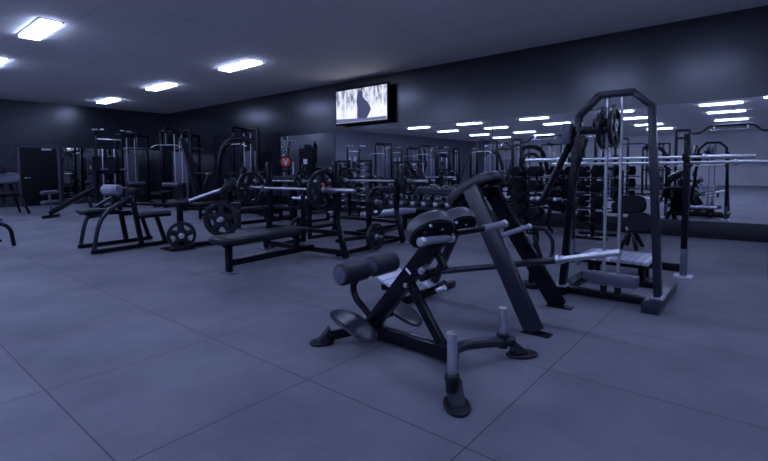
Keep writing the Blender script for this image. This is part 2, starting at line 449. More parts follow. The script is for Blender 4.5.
# ------------------------------------------------------------------ front hyperextension bench
t = Thing('hyperextension_bench', 'black hyperextension bench in front with two oval hip pads and chrome plate pegs', 'exercise bench', (2.4, 1.6, 0))
x0 = 2.4
t.part('main_beam', MB().bar((x0, 2.2, .065), (x0, 1.42, .065), .07, .085), 'steel')
t.part('rear_crossbar', MB().path([(2.14, 2.30, .05), (2.28, 2.19, .075), (2.46, 2.18, .075), (2.63, 2.27, .05)], .033, 14, 4), 'steel')
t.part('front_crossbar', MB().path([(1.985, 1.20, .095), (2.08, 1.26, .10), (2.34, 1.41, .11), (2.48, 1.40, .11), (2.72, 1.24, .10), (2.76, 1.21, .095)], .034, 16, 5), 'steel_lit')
def oval_foot(t, x, y, dx, dy, L=.17):
    d = V((dx, dy, 0)).normalized()
    f = t.part('foot', MB().pad((x, y, .011), d, V((0, 0, 1)).cross(d), L, .135, .02, 2.2), 'rubber')
    s = V((0, 0, 1)).cross(d)
    c = V((x, y, 0))
    a = c-d*L*.33; e = c+d*L*.18
    m = MB()
    b = bmesh.new()
    vs = [b.verts.new(p) for p in (a+s*.045+V((0, 0, .02)), a-s*.045+V((0, 0, .02)), e-s*.038+V((0, 0, .02)), e+s*.038+V((0, 0, .02)), a+s*.038+V((0, 0, .12)), a-s*.038+V((0, 0, .12)))]
    for q in ((0, 1, 2, 3), (4, 5, 2, 3)[::-1], (0, 4, 5, 1), (0, 3, 4), (1, 5, 2)): b.faces.new([vs[i] for i in q])
    bmesh.ops.recalc_face_normals(b, faces=b.faces); bmesh.ops.bevel(b, geom=list(b.edges), offset=.006, segments=2, affect='EDGES')
    m._merge(b)
    t.part('foot_gusset', m, 'steel_lit', f)
oval_foot(t, 1.965, 1.16, -.78, -.62, .22)
oval_foot(t, 2.79, 1.165, .75, -.65, .21)
oval_foot(t, 2.12, 2.33, -.8, .55, .17)
oval_foot(t, 2.645, 2.29, .8, .5, .16)
for x, y, zt in ((1.985, 1.20, .365), (2.70, 1.258, .315)):
    pg = t.part('plate_peg', MB().cyl((x, y, .14), (x, y, zt), .0255, n=28, bev=.004), 'chrome_soft', label='chrome upright peg')
    t.part('peg_collar', MB().lathe([(.0, .06), (.034, .06), (.036, .12), (.04, .125), (.04, .148), (.034, .155), (0, .155)], (x, y, 0), (0, 0, 1), 28), 'rubber', pg)
    t.part('peg_cap', MB().cyl((x, y, zt-.004), (x, y, zt+.006), .029, n=28, bev=.003), 'chrome', pg)
dg = t.part('upright', MB().bar((x0, 2.12, .10), (x0, 1.53, .80), .075, .105), 'steel')
t.part('size_label', MB().bar((x0-.039, 1.765, .541), (x0-.039, 1.756, .552), .002, .05, bev=0), 'white', dg, label='small white sticker')
t.part('strut', MB().bar((x0, 1.775, .46), (x0, 1.485, .05), .05, .055), 'steel')
t.part('strut_gusset', MB().poly([(x0-.03, 1.60, .05), (x0-.03, 1.42, .05), (x0-.03, 1.42, .13), (x0-.03, 1.52, .13)], .06), 'steel')
for y, z in ((1.775, .45), (1.47, .075)):
    t.part('bolt', MB().cyl((x0-.055, y, z), (x0+.055, y, z), .016, n=12, bev=.003), 'chrome_soft')
# telescoping head carrying pads and handles
t.part('inner_post', MB().bar((x0, 1.56, .76), (x0, 1.47, .87), .055, .075), 'steel_lit')
t.part('pull_pin', MB().cyl((x0-.02, 1.62, .60), (x0-.10, 1.60, .59), .012).cyl((x0-.10, 1.60, .59), (x0-.14, 1.59, .585), .02, bev=.004), 'chrome_soft')
t.part('adjuster', MB().bar((x0, 1.57, .70), (x0, 1.50, .58), .04, .04).cyl((x0-.05, 1.66, .52), (x0+.06, 1.62, .54), .03, bev=.005).cyl((x0+.0, 1.56, .46), (x0+.0, 1.5, .50), .022, bev=.004), 'steel')
t.part('knob', MB().cyl((x0-.03, 1.54, .45), (x0-.03, 1.48, .48), .02, bev=.005), 'chrome_soft')
for xx, zz in ((2.265, 0), (2.54, 0)):
    p0, p1 = V((xx, 1.66, .735)), V((xx, 1.445, .955))
    d_ = (p1-p0).normalized()
    wv = V((1, -.62 if xx < 2.4 else -.4, 0)); wv = (wv-d_*wv.dot(d_)).normalized()
    nrm = -d_.cross(wv)
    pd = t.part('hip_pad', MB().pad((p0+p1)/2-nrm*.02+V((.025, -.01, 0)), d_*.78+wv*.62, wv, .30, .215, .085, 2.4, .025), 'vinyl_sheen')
    t.part('pad_shade_board', MB().pad((p0+p1)/2+nrm*.032+V((.025, -.01, 0)), d_*.78+wv*.62, wv, .27, .185, .02, 2.4, .02), 'black', pd)  # black backing added to keep the hip pad underside dark as in shade
    for s in (-.07, .07):
        for q in (-.06, .03):
            cpt = (p0+p1)/2+d_*s*.9+wv*q+nrm*.036+V((.025, -.01, 0))
            t.part('pad_bolt', MB().cyl(cpt+nrm*.004, cpt+nrm*.018, .009, n=10), 'chrome_soft', pd)
t.part('pad_bracket', MB().bar((2.2, 1.53, .825), (2.6, 1.53, .825), .05, .04, (0, 1, 0)).bar((2.4, 1.5, .84), (2.4, 1.46, .78), .05, .05), 'steel')
h = t.part('handle', MB().cyl((2.15, 1.49, .792), (2.39, 1.465, .787), .0235, n=24), 'knurl', label='grey grip with chrome ends')
t.part('end_cap', MB().cyl((2.115, 1.494, .792), (2.152, 1.49, .792), .027, n=24, bev=.004), 'chrome', h)
t.part('end_cap', MB().cyl((2.388, 1.465, .787), (2.418, 1.462, .787), .03, n=24, bev=.004), 'chrome', h)
h = t.part('handle', MB().cyl((2.41, 1.43, .82), (2.62, 1.36, .828), .02, n=20), 'steel', label='black far handle with grey grip')
t.part('grip', MB().cyl((2.62, 1.36, .828), (2.83, 1.322, .84), .023, n=20), 'knurl', h)
t.part('end_cap', MB().cyl((2.83, 1.322, .84), (2.86, 1.316, .842), .026, n=20, bev=.004), 'chrome', h)
# ankle rollers on a bent tube
t.part('roller_arm', MB().path([(x0, 2.13, .17), (x0, 2.27, .27), (x0, 2.30, .36), (x0, 2.22, .45), (x0, 2.14, .49)], .024, 14, 4), 'steel')
t.part('roller_axle', MB().cyl((2.14, 2.15, .505), (2.66, 2.12, .52), .013), 'chrome_soft')
for a, b in (((2.12, 2.15, .507), (2.36, 2.137, .513)), ((2.42, 2.133, .515), (2.66, 2.12, .52))):
    rl = t.part('ankle_roller', MB().cyl(a, b, .074, n=36, bev=.016), 'foam')
    A, B = V(a), V(b); dd = (A-B).normalized()
    t.part('roller_cap', MB().lathe([(0, .014), (.022, .014), (.026, .004), (.056, .004), (.06, -.004), (0, -.004)], A, dd, 28), 'vinyl_grey', rl)
for cx in (2.15, 2.655):
    ft = t.part('foot_plate', MB().pad((cx, 2.055, .195 if cx < 2.4 else .165), (0, -.80, -.26), (1, 0, .1), .40, .19, .022, 2.3, .02), 'steel_lit', label='oval ribbed foot plate')
t.part('foot_plate_bar', MB().cyl((2.14, 2.07, .165), (2.66, 2.07, .15), .022), 'steel')

# ------------------------------------------------------------------ T-bar row with inclined chest pad
t = Thing('chest_supported_row', 'black row machine with inclined chest pad on two broad sloping legs and long lever', 'exercise machine', (3.62, 1.6, 0))
for xt, xb, yb in ((3.44, 3.235, 1.255), (3.78, 4.0, 1.345)):
    lg = t.part('leg', MB().bar((xt, 1.90, 1.045), (xb, yb, .01), .06, .14), 'steel_lit' if xb < 3.6 else 'steel')  # one leg wears the lit tone, the other the dark one
    t.part('leg_foot', MB().bx((xb-.05, yb-.12, 0), (xb+.05, yb+.09, .012), .004), 'steel', lg)
p0, p1 = V((3.61, 2.19, .915)), V((3.61, 1.735, 1.175)); d_ = (p1-p0).normalized()
wv = V((1, -.3, 0)); wv = (wv-d_*wv.dot(d_)).normalized(); nrm = -d_.cross(wv)
t.part('pad_shade_board', MB().pad((p0+p1)/2+nrm*.036, d_, wv, (p1-p0).length, .25, .02, 2.5, .026), 'black')  # added black sheet painting the shaded underside of the chest pad
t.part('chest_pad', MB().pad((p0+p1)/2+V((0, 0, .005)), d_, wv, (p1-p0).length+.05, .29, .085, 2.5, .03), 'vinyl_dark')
t.part('pad_plate', MB().bar(p0*.8+p1*.2-V((0, .03, .065)), p0*.15+p1*.85-V((0, .03, .065)), .2, .03), 'steel')
t.part('pad_crosspiece', MB().bar((3.42, 1.90, 1.0), (3.8, 1.90, 1.0), .07, .07, (0, 1, 0)), 'steel')
t.part('spine', MB().bar((3.61, 1.98, .98), (3.61, 2.42, .06), .07, .06), 'steel')
t.part('rear_base', MB().bar((3.2, 2.44, .035), (4.05, 2.44, .035), .07, .06, (0, 1, 0)), 'steel')
t.part('pivot', MB().cyl((3.55, 2.41, .228), (3.69, 2.41, .228), .045, n=20, bev=.006), 'iron')
lv = t.part('lever_arm', MB().cyl((3.62, 2.43, .222), (3.62, 1.23, .486), .027, n=20), 'steel_lit')
rh = t.part('row_handle', MB().cyl((3.42, 1.623, 0.667), (3.72, 1.513, 0.718), .021, n=20), 'knurl', lv, label='grey row grip with chrome ends')
ga, gb = V((3.42, 1.623, 0.667)), V((3.72, 1.513, 0.718)); gd = (gb-ga).normalized()
t.part('row_grip_end', MB().cyl(ga-gd*.022, ga, .025, n=20, bev=.004), 'chrome', lv)
t.part('row_grip_end', MB().cyl(gb, gb+gd*.025, .026, n=20, bev=.004), 'chrome', lv)
t.part('handle_bracket', MB().path([gb+gd*.01, gb+V((.07, -.03, .0)), gb+V((.07, -.03, -.1)), (3.64, 1.36, .46)], (.028, .018), 12, 4), 'steel', lv)
d_ = (V((3.62, .78, .60))-V((3.62, 1.23, .486))).normalized()
c0 = V((3.62, 1.23, .486))
t.part('weight_sleeve', MB().cyl(c0, (3.62, .78, .60), .025, n=24, bev=.004), 'chrome', lv, label='chrome weight sleeve')
t.part('sleeve_collar', MB().cyl(c0-d_*.005, c0+d_*.018, .042, n=24, bev=.004).cyl(c0+d_*.035, c0+d_*.05, .034, n=24, bev=.003), 'chrome_soft', lv)
for xc, yc, zc, wx, wy in ((3.22, 2.60, .25, .36, .46), (3.56, 2.42, .15, .2, .16)):
    t.part('foot_platform', MB().box((xc, yc, zc), (wx, wy, .02), Matrix.Rotation(math.radians(24), 3, 'X'), .004), 'tread', label='pale ribbed foot platform')
t.part('platform_frame', MB().bar((3.05, 2.55, .17), (3.75, 2.55, .17), .05, .05, (0, 1, 0)).bar((3.2, 2.46, .05), (3.2, 2.55, .17), .05, .05).bar((3.7, 2.46, .05), (3.7, 2.55, .17), .05, .05), 'steel')

# ------------------------------------------------------------------ lever tower (tall frame on the right)
t = Thing('lever_tower', 'tall black trapezoid frame machine with two chrome guide rods', 'exercise machine', (4.5, 1.05, 0))
t.part('foot_beam', MB().bx((4.25, .62, 0), (5.27, .755, .085), .008), 'steel_lit')
t.part('foot_beam', MB().bx((4.4, 1.42, 0), (5.27, 1.53, .07), .008), 'steel')
t.part('base_beam', MB().bar((4.52, .75, .04), (4.52, 1.45, .04), .08, .06), 'steel')
t.part('base_beam', MB().bar((5.2, .75, .04), (5.2, 1.45, .04), .07, .06), 'steel')
for a, b in (((4.5, .665, .08), (4.5, .755, 1.745)), ((4.5, 1.475, .06), (4.5, 1.343, 1.705))):
    up_ = t.part('upright', MB().bar(a, b, .085, .06), 'steel_lit' if a[1] < 1 else 'steel')  # right upright takes the lighter, lit copy of the steel
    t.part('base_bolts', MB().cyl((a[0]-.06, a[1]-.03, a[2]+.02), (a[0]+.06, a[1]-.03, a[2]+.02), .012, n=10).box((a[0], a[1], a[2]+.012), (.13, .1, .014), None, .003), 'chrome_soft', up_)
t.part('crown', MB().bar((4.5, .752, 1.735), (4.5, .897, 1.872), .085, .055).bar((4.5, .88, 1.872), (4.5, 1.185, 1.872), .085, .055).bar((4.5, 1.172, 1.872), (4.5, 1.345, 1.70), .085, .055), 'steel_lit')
for y in (1.105, .985):
    t.part('guide_rod', MB().cyl((4.5, y, .1), (4.5, y, 1.86), .014, n=14), 'chrome')
    t.part('rod_foot', MB().cyl((4.5, y, .05), (4.5, y, .13), .03, n=16, bev=.004), 'rubber')
t.part('carriage', MB().bx((4.42, .82, .15), (4.56, 1.22, .25), .012).bx((4.44, 1.22, .17), (4.54, 1.27, .25), .01), 'grey_steel', label='grey carriage block')
t.part('lever_head', MB().bar((4.5, 1.44, 1.56), (4.5, 1.05, 1.56), .08, .07).bx((4.45, 1.10, 1.58), (4.55, 1.22, 1.66), .01), 'steel')
t.part('head_pad', MB().box((4.47, 1.44, 1.535), (.14, .085, .2), Matrix.Rotation(math.radians(4), 3, 'X'), .02, 3), 'vinyl_grey')
t.part('swing_arm', MB().path([(4.5, 1.36, 1.55), (4.5, 1.46, 1.38), (4.5, 1.68, .90)], (.05, .032), 10, 3, (1, 0, 0)).bar((4.5, 1.30, 1.5), (4.5, 1.44, 1.0), .07, .07), 'steel')
t.part('arm_handles', MB().bar((4.5, 1.74, .90), (4.5, 1.46, .88), .06, .06).path([(4.5, 1.60, .86), (4.48, 1.63, .66), (4.5, 1.57, .58)], .02, 10, 3), 'steel')
for yy in (1.76, 1.7, 1.53):
    t.part('handle_knob', MB().cyl((4.49, yy, .91), (4.40, yy, .915), .018, n=14, bev=.004), 'chrome_soft')
ps = t.part('handle_post', MB().path([(4.52, 1.80, .0), (4.51, 1.79, .30), (4.52, 1.74, .50), (4.51, 1.77, .615)], (.04, .025), 12, 4, (1, 0, 0)), 'steel')
t.part('post_base', MB().cyl((4.52, 1.80, 0), (4.52, 1.80, .05), .10, n=24, bev=.012), 'rubber', ps)
t.part('post_hook', MB().path([(4.6, 1.70, .60), (4.62, 1.62, .50), (4.62, 1.62, .36), (4.58, 1.64, .28)], .02, 10, 4), 'iron', ps)
plate(.19, .035, (4.5, 1.14, 1.575), AY, 'worn disc on the tall frame machine head, left of the guide rods')
plate(.19, .035, (4.5, 1.045, 1.585), AY, 'worn disc on the tall frame machine head, between the guide rods')

# striped low platform behind the tower
t = Thing('step_platform', 'low platform with pale striped boards behind the tall frame machine', 'platform', (5.47, 1.2, 0))
t.part('board_top', MB().bx((5.17, .86, .225), (5.76, 1.55, .262), .006), 'boards')
t.part('frame', MB().bx((5.2, .88, .185), (5.73, 1.53, .225), .006), 'steel')
for x, y in ((5.42, .96), (5.4, 1.46), (5.66, .96), (5.66, 1.46)):
    lg = t.part('leg', MB().bx((x-.03, y-.03, 0), (x+.03, y+.03, .19), .005), 'steel')
    t.part('leg_foot', MB().bx((x-.06, y-.05, 0), (x+.06, y+.05, .014), .004), 'grey_steel', lg)

# squat rack with empty barbell
t = Thing('squat_rack', 'slim black squat rack standing before the mirror, right of the tall frame', 'squat rack', (5.97, 1.25, 0))
for y in (.65, 1.85):
    po = t.part('post', MB().bar((5.97, y, .30), (5.97, y, 1.58), .06, .06), 'steel')
    t.part('lower_post', MB().bar((5.97, y, .02), (5.97, y, .32), .066, .066), 'grey_steel', po)
    t.part('post_foot', MB().bx((5.87, y-.09, 0), (6.07, y+.09, .016), .005), 'chrome_soft', po)
    t.part('rear_hook', MB().bx((5.97, y-.035, 1.225), (6.18, y+.035, 1.252), .004).bx((6.165, y-.035, 1.23), (6.18, y+.035, 1.29), .004), 'steel', po)
    t.part('bar_hook', MB().bx((5.86, y-.035, 1.285), (5.97, y+.035, 1.31), .004).bx((5.86, y-.035, 1.29), (5.875, y+.035, 1.36), .004), 'steel', po)
t.part('base_beam', MB().bar((5.97, .65, .10), (5.97, 1.85, .10), .05, .09), 'steel')
barbell((5.905, 1.255, 1.325), 1.19, .76, 'long empty chrome barbell racked before the mirror')
barbell((6.14, 1.0, 1.27), 1.19, .76, 'second empty chrome barbell just behind and below the long racked one')

# ------------------------------------------------------------------ bench press stations
PY0 = -.20
def bench_press(name, label, loc, rotz, group=None, pad_mat='vinyl'):
    """posts at x=0, y=+-.8; bench runs along -x; storage frame behind at +x"""
    t = Thing(name, label, 'exercise bench', loc, rotz, group, world=False)
    for s in (-1, 1):
        y = s*.67
        po = t.part('post', MB().bar((0.02, y*1.22, .02), (.0, y, .55), .075, .06).bar((.0, y, .5), (-.02, y, 1.33), .075, .06), 'steel')
        t.part('post_foot', MB().bx((-.1, y*1.22-.07, 0), (.12, y*1.22+.07, .015), .004), 'grey_steel', po)
        t.part('bar_hook', MB().bx((-.15, y-.03, .90), (-.03, y+.03, .93), .004).bx((-.15, y-.03, .91), (-.13, y+.03, 1.0), .004), 'grey_steel', po)
        t.part('side_rail', MB().bar((.0, y, .25), (.72, y*1.02, .22), .05, .06).bar((.0, y, .06), (.72, y*1.02, .06), .05, .06).bar((.70, y*1.02, .03), (.70, y*1.02, .80), .06, .06), 'steel')
        for z in (.23, .74):
            t.part('plate_peg', MB().cyl((.70, y*1.02, z), (.70, y*1.02+s*.24, z+.01), .024, n=16), 'chrome_soft')
    t.part('cross_beam', MB().bar((0.02, -.85, .09), (.02, .85, .09), .06, .07), 'steel')
    t.part('cross_beam', MB().bar((0.0, -.74, .36), (0.0, .74, .36), .06, .06), 'steel')
    t.part('bench_pad', MB().pad((-.88, PY0, .405), (1, 0, 0), (0, 1, 0), 1.34, .42, .085, 7), pad_mat)
    t.part('bench_spine', MB().bar((-1.36, PY0, .12), (.02, PY0, .12), .055, .075, (0, 1, 0)).bar((-1.45, PY0, .34), (-.2, PY0, .34), .06, .05, (0, 1, 0)), 'steel')
    lg = t.part('front_leg', MB().bar((-1.38, PY0, .02), (-1.38, PY0, .36), .075, .06, (0, 1, 0)), 'steel')
    t.part('leg_foot', MB().bx((-1.44, PY0-.11, 0), (-1.32, PY0+.11, .015), .004), 'grey_steel', lg)
    t.part('rear_leg', MB().bar((-.3, PY0, .1), (-.3, PY0, .36), .07, .06, (0, 1, 0)), 'steel')
    return t.o
bp = bench_press('bench_press', 'black flat bench press station in the middle with long bench toward the camera', (4.3, 5.12, 0), math.radians(4))
bb = barbell((4.2, 5.27, .95), 1.3, .64, 'loaded chrome barbell on the middle bench press', math.radians(90))
plate(.27, .05, (4.2, 4.56, .95), AY, 'large spoked plate with small red centre on the near end of the middle barbell')
single('plate_sticker', MB().cyl((4.185, 4.534, 1.012), (4.185, 4.528, 1.012), .027, n=20), 'red', 'small red round sticker at the hub of the large barbell plate', 'sticker', (4.185, 4.534, 1.012))
plate(.25, .05, (4.2, 6.22, .95), AY, 'large spoked plate on the far left end of the middle barbell')
plate(.20, .045, (5.05, 4.36, .235), (0, 0, math.radians(94)), 'spoked plate low on the storage peg beside the middle bench press')
plate(.21, .045, (5.05, 4.36, .745), (0, 0, math.radians(94)), 'spoked plate on the upper storage peg beside the middle bench press')
plate(.2, .045, (4.95, 5.98, .235), (0, 0, math.radians(94)), 'spoked plate low on the far storage peg of the middle bench press')

b2 = dup(bp, (5.9, 5.3, 0), PI, 'second bench press station with lit-toned pale bench facing the mirror', None)
for o in b2.children:
    if o.name.startswith('bench_pad'):
        o.data = o.data.copy(); o.data.materials[0] = M['vinyl_pale']; o['label'] = 'bench pad painted pale as its lit top'  # pad recoloured pale to stand for its white-lit top
barbell((6.0, 5.2, 1.03), 1.12, .68, 'chrome barbell on the second bench press before the mirror')
plate(.24, .045, (6.0, 4.47, 1.03), AY, 'spoked plate on the near end of the second bench press barbell')
plate(.24, .045, (6.0, 5.93, 1.03), AY, 'spoked plate on the far end of the second bench press barbell')

b3 = dup(bp, (6.75, 8.6, 0), math.radians(0), 'third bench press station farther back along the mirror wall')
barbell((6.68, 8.6, .98), 1.15, .70, 'chrome barbell on the third bench press station')
plate(.24, .045, (6.68, 7.9, .98), AY, 'spoked plate on the near end of the third bench press barbell')
plate(.24, .045, (6.68, 9.3, .98), AY, 'spoked plate on the far end of the third bench press barbell')

# black bumper plate with a red painted face on a stand
t = Thing('plate_stand', 'black stand post behind the middle barbell with a chrome top peg', 'stand', (6.9, 8.55, 0))
t.part('post', MB().bx((6.86, 8.45, 0), (6.98, 8.57, 1.12), .01), 'steel')
t.part('peg', MB().cyl((6.92, 8.51, 1.1), (6.92, 8.51, 1.2), .02).cyl((6.92, 8.51, 1.2), (6.92, 8.52, 1.42), .02).cyl((6.93, 8.60, 1.42), (6.72, 8.53, 1.42), .016), 'chrome_soft')
t.o.location = (6.9, 8.55, 0)
dirn = V((-.62, -.78, 0)).normalized()
pc = V((6.72, 8.53, 1.42))
t = Thing('bumper_plate', 'black round plate with red face and white emblem above the middle barbell', 'weight plate', pc)
t.part('disc', MB().lathe([(.02, 0), (.135, 0), (.145, .012), (.145, .05), (.135, .06), (.02, .06)], pc-dirn*.05, dirn, 36, True), 'rubber')
t.part('red_face', MB().cyl(pc+dirn*.02, pc+dirn*.026, .108, n=36), 'red', label='red round face')
sd = V((0, 0, 1)).cross(dirn)
def em(a, z, rr): return pc+sd*a+V((0, 0, z))+dirn*.027, rr
m_ = MB()
for a, z, rr in ((0, -.01, .038), (-.042, .045, .022), (.042, .045, .022), (0, -.045, .024)):
    q, rr = em(a, z, rr); m_.cyl(q, q+dirn*.004, rr, n=20)
t.part('white_emblem', m_, 'white', label='white emblem')

# ------------------------------------------------------------------ plate loaded row machine, left of the middle bench
t = Thing('plate_loaded_machine', 'black plate loaded machine between the roller bench and the middle bench press', 'exercise machine', (3.6, 7.0, 0))
t.part('foot_plate', MB().bx((3.2, 6.78, 0), (3.56, 7.2, .03), .008), 'steel')
t.part('post', MB().bar((3.45, 7.03, .02), (3.45, 7.03, .78), .08, .06), 'steel')
t.part('base_beam', MB().bar((3.40, 6.98, .045), (5.0, 6.75, .045), .06, .07, (0, 1, 0)), 'steel')
t.part('rear_post', MB().bar((4.25, 6.85, .03), (4.15, 6.75, .95), .08, .06), 'steel')
t.part('upper_arm', MB().cyl((3.47, 7.03, .70), (4.02, 6.60, .95), .028, n=16), 'chrome_soft', label='chrome slanting lever')
t.part('cross_bar', MB().bar((3.3, 8.3, .66), (3.69, 6.8, .66), .05, .05), 'steel')
t.part('pad_roll', MB().cyl((3.34, 7.16, .715), (3.54, 6.93, .73), .055, n=24, bev=.015), 'vinyl')
t.part('chest_pad', MB().pad((4.02, 6.58, .96), (.3, -.3, .5), (.7, .7, 0), .34, .3, .1, 2.5), 'vinyl')
t.part('pad_roll', MB().cyl((3.9, 6.75, .62), (4.2, 6.5, .64), .07, n=24, bev=.02), 'vinyl')
t.part('peg', MB().cyl((3.46, 7.0, .225), (3.30, 6.72, .225), .024), 'chrome')
t.part('peg', MB().cyl((4.2, 6.82, .46), (3.72, 6.38, .46), .024), 'chrome')
yaw = math.atan2(-.28, -.16)
plate(.21, .045, (3.43, 6.945, .225), (0, 0, yaw), 'spoked plate low on the plate loaded machine, rear of its pair')
plate(.21, .045, (3.375, 6.85, .225), (0, 0, yaw), 'spoked plate low on the plate loaded machine, front of its pair')
yaw = math.atan2(-.44, -.48)
plate(.27, .05, (3.92, 6.563, .46), (0, 0, yaw), 'large spoked plate on the right peg of the plate loaded machine, rear of its pair')
plate(.27, .05, (3.83, 6.48, .46), (0, 0, yaw), 'large spoked plate on the right peg of the plate loaded machine, front of its pair')

# ------------------------------------------------------------------ roller bench on the left (knee pad bench)
t = Thing('roller_bench', 'black low bench frame with grey roller pad standing on the left of the floor', 'exercise bench', (2.95, 7.95, 0))
for y, xs_ in ((7.55, .0), (8.28, .05)):
    t.part('base_rail', MB().bar((2.36+xs_, y-.02, .035), (3.55+xs_, y+.12, .035), .055, .06, (0, 1, 0)), 'steel')
    t.part('front_leg', MB().path([(2.40+xs_, y, .03), (2.46+xs_, y, .36), (2.52+xs_, y, .52), (2.62+xs_, y, .63), (2.97+xs_, y+.06, .83)], (.035, .03), 12, 3, (0, 1, 0)), 'steel_lit')
    t.part('rear_leg', MB().bar((3.5+xs_, y+.11, .03), (3.36+xs_, y+.11, .50), .055, .06, (0, 1, 0)), 'steel')
    t.part('middle_leg', MB().bar((3.1+xs_, y+.06, .03), (2.98+xs_, y+.06, .84), .06, .07, (0, 1, 0)), 'steel')
t.part('seat_rail', MB().bar((2.4, 7.95, .575), (3.05, 8.0, .56), .3, .05, (0, 1, 0)).bar((2.52, 7.55, .56), (2.57, 8.28, .56), .05, .05), 'steel')
t.part('seat_pad', MB().pad((2.50, 7.9, .62), (1, 0, 0), (0, 1, 0), .34, .5, .06, 5), 'vinyl')
t.part('rear_pad', MB().pad((3.42, 7.95, .535), (1, 0, 0), (0, 1, 0), .52, .46, .07, 5), 'vinyl_grey')
t.part('rear_rail', MB().bar((3.0, 7.61, .49), (3.6, 7.66, .49), .05, .05, (0, 1, 0)).bar((3.05, 8.34, .49), (3.6, 8.39, .49), .05, .05, (0, 1, 0)).bar((3.36, 7.6, .48), (3.36, 8.4, .48), .05, .05), 'steel')
rl = t.part('roller_pad', MB().cyl((2.71, 7.96, .93), (2.84, 7.70, .925), .085, n=32, bev=.025), 'vinyl_pale', label='pale grey roller pad')
t.part('roller_post', MB().bar((2.80, 7.9, .58), (2.82, 7.9, .88), .06, .05), 'steel_lit')
t.part('head_block', MB().bx((2.9, 7.6, .80), (3.06, 8.1, .96), .02), 'vinyl')

# ------------------------------------------------------------------ low bench at the left picture edge
t = Thing('flat_bench', 'flat bench cut by the left picture edge with one bent leg showing', 'exercise bench', (1.5, 9.75, 0))
t.part('bench_pad', MB().pad((1.18, 9.95, .43), (1, -.15, 0), (.15, 1, 0), 1.25, .34, .08, 6), 'vinyl_grey')
for s in (0, 1):
    x = 1.72-s*1.1
    t.part('leg', MB().path([(x+.14, 9.5+s*.15, .0), (x+.11, 9.52+s*.15, .28), (x+.02, 9.56+s*.15, .375), (x-.25, 9.66+s*.15, .385), (x-.2, 10.2+s*.15, .36), (x+.1, 10.25+s*.15, 0)], .03, 12, 3), 'steel')
t.part('spine', MB().bar((.6, 9.98, .365), (1.7, 9.82, .365), .08, .05, (0, 1, 0)), 'steel')

# ------------------------------------------------------------------ far left: seat machine, decline bench, chin tower
t = Thing('seated_machine', 'dark padded machine with splayed legs by the door at far left', 'exercise machine', (3.2, 16.9, 0))
t.part('back_pad', MB().pad((3.1, 16.9, 1.06), (1, 0, 0), (0, .5, .8), .86, .36, .1, 4), 'vinyl_grey')
t.part('head_pad', MB().pad((3.05, 16.9, 1.30), (1, 0, 0), (0, .5, .8), .42, .2, .08, 3), 'vinyl')
t.part('seat_pad', MB().pad((3.1, 16.75, .62), (1, 0, 0), (0, 1, 0), .7, .4, .09, 4), 'vinyl')
for sx in (-1, 1):
    t.part('leg', MB().bar((3.1+sx*.25, 16.9, 1.0), (3.1+sx*.55, 16.6, 0), .06, .07), 'steel')
    t.part('leg', MB().bar((3.1+sx*.2, 17.0, .9), (3.1+sx*.5, 17.4, 0), .06, .07), 'steel')
t.part('frame', MB().bar((2.7, 16.8, .55), (3.5, 16.8, .55), .06, .06, (0, 1, 0)).bar((3.1, 16.8, .3), (3.1, 17.05, 1.2), .08, .08), 'steel')

t = Thing('decline_bench', 'black decline board sloping up beside the chin up tower', 'exercise bench', (4.0, 14.2, 0))
t.part('board_pad', MB().pad((4.05, 14.15, .46), (.72, -.88, .62), (.77, .64, 0), 1.35, .34, .07, 5), 'vinyl')
t.part('rail', MB().bar((3.66, 14.63, .1), (4.45, 13.67, .76), .08, .06, (.77, .64, 0)), 'steel')
t.part('rear_leg', MB().bar((4.3, 13.85, .62), (4.42, 13.7, 0), .07, .06).bar((4.2, 13.5, .03), (4.65, 13.9, .03), .06, .06), 'steel')
t.part('front_foot', MB().bar((3.45, 14.45, .04), (3.9, 14.82, .04), .06, .08).bar((3.66, 14.63, .04), (3.68, 14.6, .15), .06, .06), 'steel_lit')
t.part('leg_roll_post', MB().bar((3.69, 14.6, .1), (3.66, 14.66, .72), .05, .05), 'grey_steel')
for z in (.42, .68):
    t.part('leg_roll', MB().cyl((3.45, 14.45, z), (3.9, 14.83, z), .05, n=20, bev=.012), 'vinyl_grey')

def chin_tower(label, loc, rotz=0, group=None):
    t = Thing('chin_up_tower', label, 'exercise machine', loc, rotz, group, world=False)
    for s in (-1, 1):
        t.part('post', MB().bar((s*.40, 0, .0), (s*.40, 0, 2.42), .08, .08).path([(s*.40, 0, 2.38), (s*.40, -.1, 2.58), (s*.40, -.35, 2.6)], .03, 10, 3), 'steel')
        t.part('base_rail', MB().bar((s*.45, -.7, .04), (s*.45, .6, .04), .08, .07), 'steel')
        t.part('grip', MB().cyl((s*.25, -.3, 2.6), (s*.6, -.32, 2.58), .026), 'chrome_soft')
        t.part('dip_arm', MB().bar((s*.33, 0, 1.25), (s*.3, -.55, 1.25), .05, .05), 'steel')
        t.part('arm_pad', MB().pad((s*.3, -.35, 1.30), (0, 1, 0), (1, 0, 0), .4, .15, .06, 4), 'vinyl_grey')
    t.part('chin_bar', MB().cyl((-.40, 0, 2.30), (.40, 0, 2.30), .022), 'chrome', label='bright chrome bar')
    t.part('cross_bar', MB().bar((-.4, 0, 1.2), (.4, 0, 1.2), .07, .07, (0, 1, 0)), 'steel')
    t.part('rear_rail', MB().bar((-.45, .3, .05), (.45, .3, .05), .07, .06, (0, 1, 0)), 'steel')
    t.part('back_pad', MB().pad((0, -.07, 1.45), (0, 0, 1), (1, 0, 0), .6, .28, .07, 4), 'vinyl')
    t.part('counter_post', MB().bar((-.18, .1, .05), (-.18, .1, 2.0), .04, .04).bar((.18, .1, .05), (.18, .1, 2.0), .04, .04), 'chrome_soft')
    t.part('step', MB().bx((-.35, -.6, .3), (.35, -.35, .36), .01), 'grey_steel')
    return t.o
